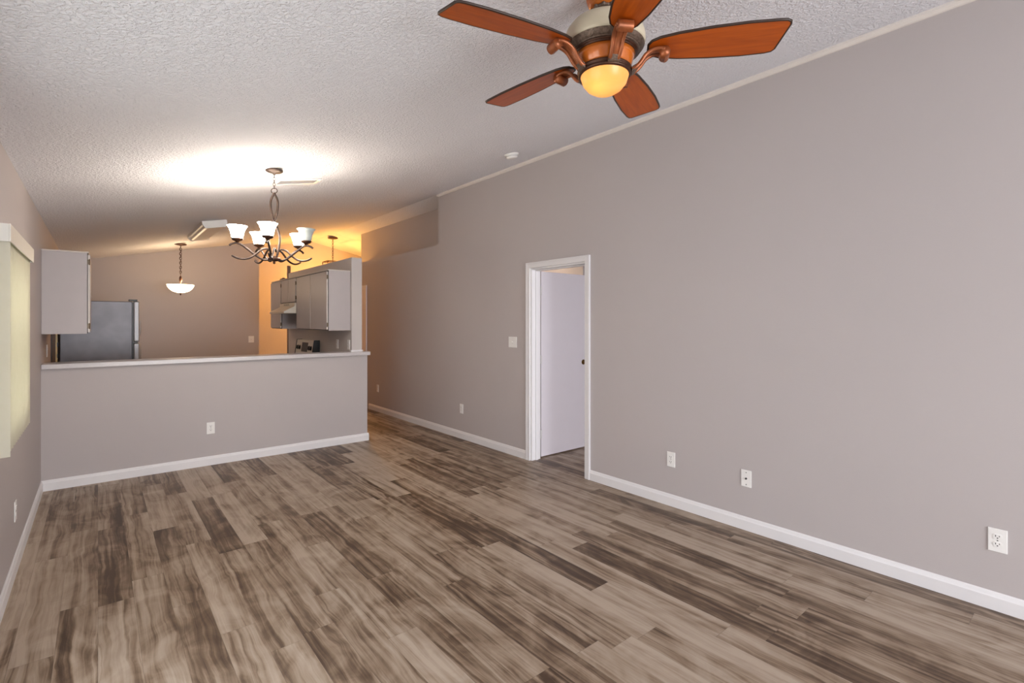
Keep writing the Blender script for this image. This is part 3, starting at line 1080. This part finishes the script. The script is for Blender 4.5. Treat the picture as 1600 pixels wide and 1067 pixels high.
# ------------------------------------------------------------------ bowl pendant
BX, BY = 0.966, 9.06
BZ = ceil_z(BX)
t = thing('bowl_pendant', 'lit white glass bowl pendant hanging by chain in the kitchen', 'pendant light', (BX, BY, 0))
MB().lathe([(0.012, BZ - 0.035), (0.05, BZ - 0.028), (0.078, BZ - 0.02), (0.08, BZ - 0.012), (0.08, BZ - 0.006)], 28).build('canopy', DKBRONZE, t)
m = chain(MB(), 0, 0, 2.17, BZ - 0.035, 0.014, 0.045, 0.0035)
m.tube(smooth_path([(0.012 * math.sin(z * 40), 0.012 * math.cos(z * 33), 2.16 + (BZ - 2.20) * z) for z in [i / 12 for i in range(13)]], 3), 0.0035, 6)
m.build('chain', DKBRONZE, t)
m = MB().lathe([(0.006, 1.895), (0.006, 2.06), (0.016, 2.08), (0.02, 2.11), (0.014, 2.15), (0.006, 2.17), (0.0, 2.172)], 18)
m.build('stem', DKBRONZE, t)
bp = [(0.008, 1.905), (0.055, 1.912), (0.108, 1.932), (0.148, 1.967), (0.170, 2.003), (0.178, 2.030), (0.175, 2.030), (0.166, 2.004), (0.144, 1.970), (0.106, 1.936), (0.055, 1.917), (0.008, 1.910)]
MB().lathe(bp, 40, cap=False).build('glass_bowl', BOWL_LIT, t)
MB().lathe([(0.0, 1.868), (0.006, 1.872), (0.012, 1.882), (0.007, 1.891), (0.018, 1.898), (0.018, 1.904)], 16).build('finial', DKBRONZE, t)
point('bowl_pendant_lamp', (BX + 0.06, BY, 2.06), 9, (1.0, 0.74, 0.46), 0.06)

# ------------------------------------------------------------------ foyer lantern
LX, LY = 3.62, 10.0
LZ = ceil_z(LX)
t = thing('foyer_lantern', 'dark square lantern pendant rising above the kitchen partition', 'lantern', (LX, LY, 0))
MB().lathe([(0.012, LZ - 0.05), (0.06, LZ - 0.04), (0.095, LZ - 0.03), (0.1, LZ - 0.012)], 24).build('canopy', DKBRONZE, t)
m = chain(MB(), 0, 0, 2.72, LZ - 0.05, 0.014, 0.045, 0.004)
m.tube([(0, 0, 2.45), (0, 0, 2.73)], 0.007, 8)
m.build('chain', DKBRONZE, t)
m = MB()
h = 0.15
for a in (0, 1):
    for s in (-1, 1):
        pts = [(s * h, -h), (s * h, h)] if a else [(-h, s * h), (h, s * h)]
        m.tube([(pts[0][0], pts[0][1], 2.665), (pts[1][0], pts[1][1], 2.665)], 0.008, 8)
        m.tube([(pts[0][0], pts[0][1], 2.12), (pts[1][0], pts[1][1], 2.12)], 0.008, 8)
for sx in (-1, 1):
    for sy in (-1, 1):
        m.tube([(sx * h, sy * h, 2.12), (sx * h, sy * h, 2.665)], 0.008, 8)
    m.tube([(sx * h, 0, 2.665), (0, 0, 2.665)], 0.006, 8)
m.build('cage', DKBRONZE, t, bevel=0)
m = MB().lathe([(0.02, 2.30), (0.03, 2.32), (0.035, 2.36), (0.02, 2.41), (0.0, 2.42)], 16)
m.build('bulb', AMBER_BULB, t)
MB().lathe([(0.012, 2.42), (0.02, 2.43), (0.02, 2.45), (0.008, 2.47)], 14).build('socket', DKBRONZE, t)
point('foyer_lantern_lamp', (LX, LY, 2.24), 120, (1.0, 0.46, 0.10), 0.06)

# ------------------------------------------------------------------ ceiling fan
FX, FY = 1.544, 1.292
FZ = ceil_z(FX)
t = thing('ceiling_fan', 'five-blade orange wood ceiling fan with amber light above the living room', 'ceiling fan', (FX, FY, 0))
m = MB().lathe([(0.03, 2.70), (0.05, 2.703), (0.062, 2.715), (0.072, 2.74), (0.074, FZ - 0.02)], 32)
cn = m.build('canopy', COLLAR, t)
m = MB().lathe([(0.035, 2.692), (0.047, 2.694), (0.05, 2.70), (0.046, 2.706)], 28)
for k in range(10):
    a = 2 * PI * k / 10
    m.lathe([(0.0, -0.007), (0.007, -0.004), (0.007, 0.004), (0.0, 0.007)], 8, c=(0.05 * math.cos(a), 0.05 * math.sin(a), 2.699))
m.build('canopy_collar', PEWTER, cn)
m = MB().lathe([(0.02, 2.655), (0.02, 2.695)], 18)
m.build('downrod', DKBRONZE, t)
m = MB().lathe([(0.154, 2.553), (0.157, 2.565), (0.157, 2.585), (0.150, 2.612), (0.132, 2.636), (0.10, 2.654), (0.06, 2.664), (0.03, 2.668), (0.0, 2.669)], 48)
mo = m.build('motor_housing', CREAM, t)
m = MB().lathe([(0.132, 2.532), (0.140, 2.534), (0.148, 2.545), (0.1535, 2.552)], 48, cap=False)
m.lathe([(0.118, 2.529), (0.134, 2.529), (0.136, 2.532), (0.132, 2.535)], 48, cap=False)
m.build('ornate_band', PEWTER, t)
MB().lathe([(0.11, 2.517), (0.1195, 2.517), (0.1225, 2.519), (0.120, 2.5215), (0.126, 2.522), (0.130, 2.525), (0.1285, 2.5285), (0.12, 2.532)], 48).build('dark_ring', DKBRONZE, t)
m = MB().lathe([(0.094, 2.462), (0.103, 2.474), (0.111, 2.498), (0.1175, 2.5165)], 48)
m.build('amber_collar', COLLAR, t)
m = MB().lathe([(0.096, 2.438), (0.1, 2.4385), (0.1035, 2.443), (0.1035, 2.448), (0.0995, 2.4515), (0.1045, 2.4535), (0.107, 2.458), (0.1045, 2.463), (0.098, 2.4645)], 48)
m.build('light_ring', DKBRONZE, t)
gp = [(0.0, 2.368), (0.022, 2.3695), (0.046, 2.376), (0.068, 2.390), (0.085, 2.411), (0.0945, 2.4395)]
MB().lathe(gp, 48, cap=False).build('glass_bowl', FAN_GLASS, t)
point('fan_lamp', (FX - 0.03, FY, 2.415), 0.10, (1.0, 0.8, 0.45), 0.015)

PITCH = R(12)
R0, R1 = 0.180, 0.655


def blade_outline(grow=0.0):
    """blade plan: x along radius, y across (positive = leading side)"""
    lead = [(0.0, 0.038), (0.03, 0.052), (0.10, 0.066), (0.22, 0.078), (0.34, 0.083), (0.43, 0.080), (0.452, 0.075), (0.461, 0.064)]
    trail = [(0.481, -0.055), (0.478, -0.068), (0.466, -0.075), (0.44, -0.078), (0.34, -0.081), (0.22, -0.076), (0.10, -0.064), (0.03, -0.050), (0.0, -0.036), (-0.012, -0.018), (-0.012, 0.018)]
    pts = lead + trail
    out = []
    n = len(pts)
    for i, (x, y) in enumerate(pts):
        px, py = pts[i - 1]
        qx, qy = pts[(i + 1) % n]
        tx, ty = qx - px, qy - py
        l = math.hypot(tx, ty)
        out.append((R0 + x - ty / l * grow, y + tx / l * grow))
    return out


for k in range(5):
    A = Matrix.Rotation(R(22 + 72 * k), 4, 'Z')
    B = A @ Matrix.Translation((0, 0, 2.535)) @ Matrix.Rotation(-PITCH, 4, 'X')
    bl_ = MB().prism(blade_outline(-0.0), -0.004, 0.004, 'z').build('blade', BLADE, t)
    bl_.matrix_local = B
    # dark edge band around the rim
    path = [(x, y, 0) for x, y in blade_outline(0.0005)]
    e = MB().tube(path, 0.0052, 8, closed=True).build('edge_band', BLADEEDGE, bl_)
    tag(e, 'dark edge around the blade')
    # bracket: flat arm curling from the light ring up and out to a scroll under the blade
    m = MB()
    side = smooth_path([(0.104, 0, 2.452), (0.120, 0, 2.458), (0.139, 0, 2.477), (0.158, 0, 2.502), (0.185, 0, 2.517), (0.212, 0, 2.519), (0.228, 0, 2.514)], 5)
    n = len(side)
    for s in (-1, 1):
        m.tube([(p[0], s * (0.015 + 0.009 * i / n), p[2]) for i, p in enumerate(side)], 0.0078, 8, mtx=A)
    vs, fs = [], []
    for i, p in enumerate(side):
        wd = 0.015 + 0.009 * i / n
        vs += [(p[0], -wd, p[2] + 0.003), (p[0], wd, p[2] + 0.003), (p[0], wd, p[2] - 0.003), (p[0], -wd, p[2] - 0.003)]
    for i in range(n - 1):
        a, b = 4 * i, 4 * i + 4
        fs += [(a + j, a + (j + 1) % 4, b + (j + 1) % 4, b + j) for j in range(4)]
    fs += [(0, 1, 2, 3), (4 * n - 1, 4 * n - 2, 4 * n - 3, 4 * n - 4)]
    m._add(vs, fs, True, A)
    br = m.build('blade_bracket', COPPER, t)
    m = MB()
    m.prism([(0.1035, 2.442), (0.114, 2.446), (0.128, 2.460), (0.124, 2.470), (0.108, 2.463), (0.1045, 2.456)], -0.022, 0.022, 'y', mtx=A)
    tag(m.build('bracket_foot', PEWTER, br, bevel=0.002), 'pewter clip at the foot')
    # rolled scroll at the outer end
    m = MB()
    spi = []
    for j in range(26):
        a = -PI / 2 + j * 2 * PI / 14
        r = 0.022 * (1 - 0.72 * j / 25)
        spi.append((0.228 + r * math.cos(a) * 1.0, 0, 2.507 + r * math.sin(a) * 1.0))
    W2 = 0.026
    vs, fs = [], []
    for i, p in enumerate(spi):
        vs += [(p[0], -W2, p[2]), (p[0], W2, p[2])]
    for i in range(len(spi) - 1):
        fs.append((2 * i, 2 * i + 1, 2 * i + 3, 2 * i + 2))
    m._add(vs, fs, True, A)
    m.tube([(0.228, -W2 - 0.001, 2.507), (0.228, W2 + 0.001, 2.507)], 0.0195, 16, mtx=A)
    m.build('scroll', COPPER, br)
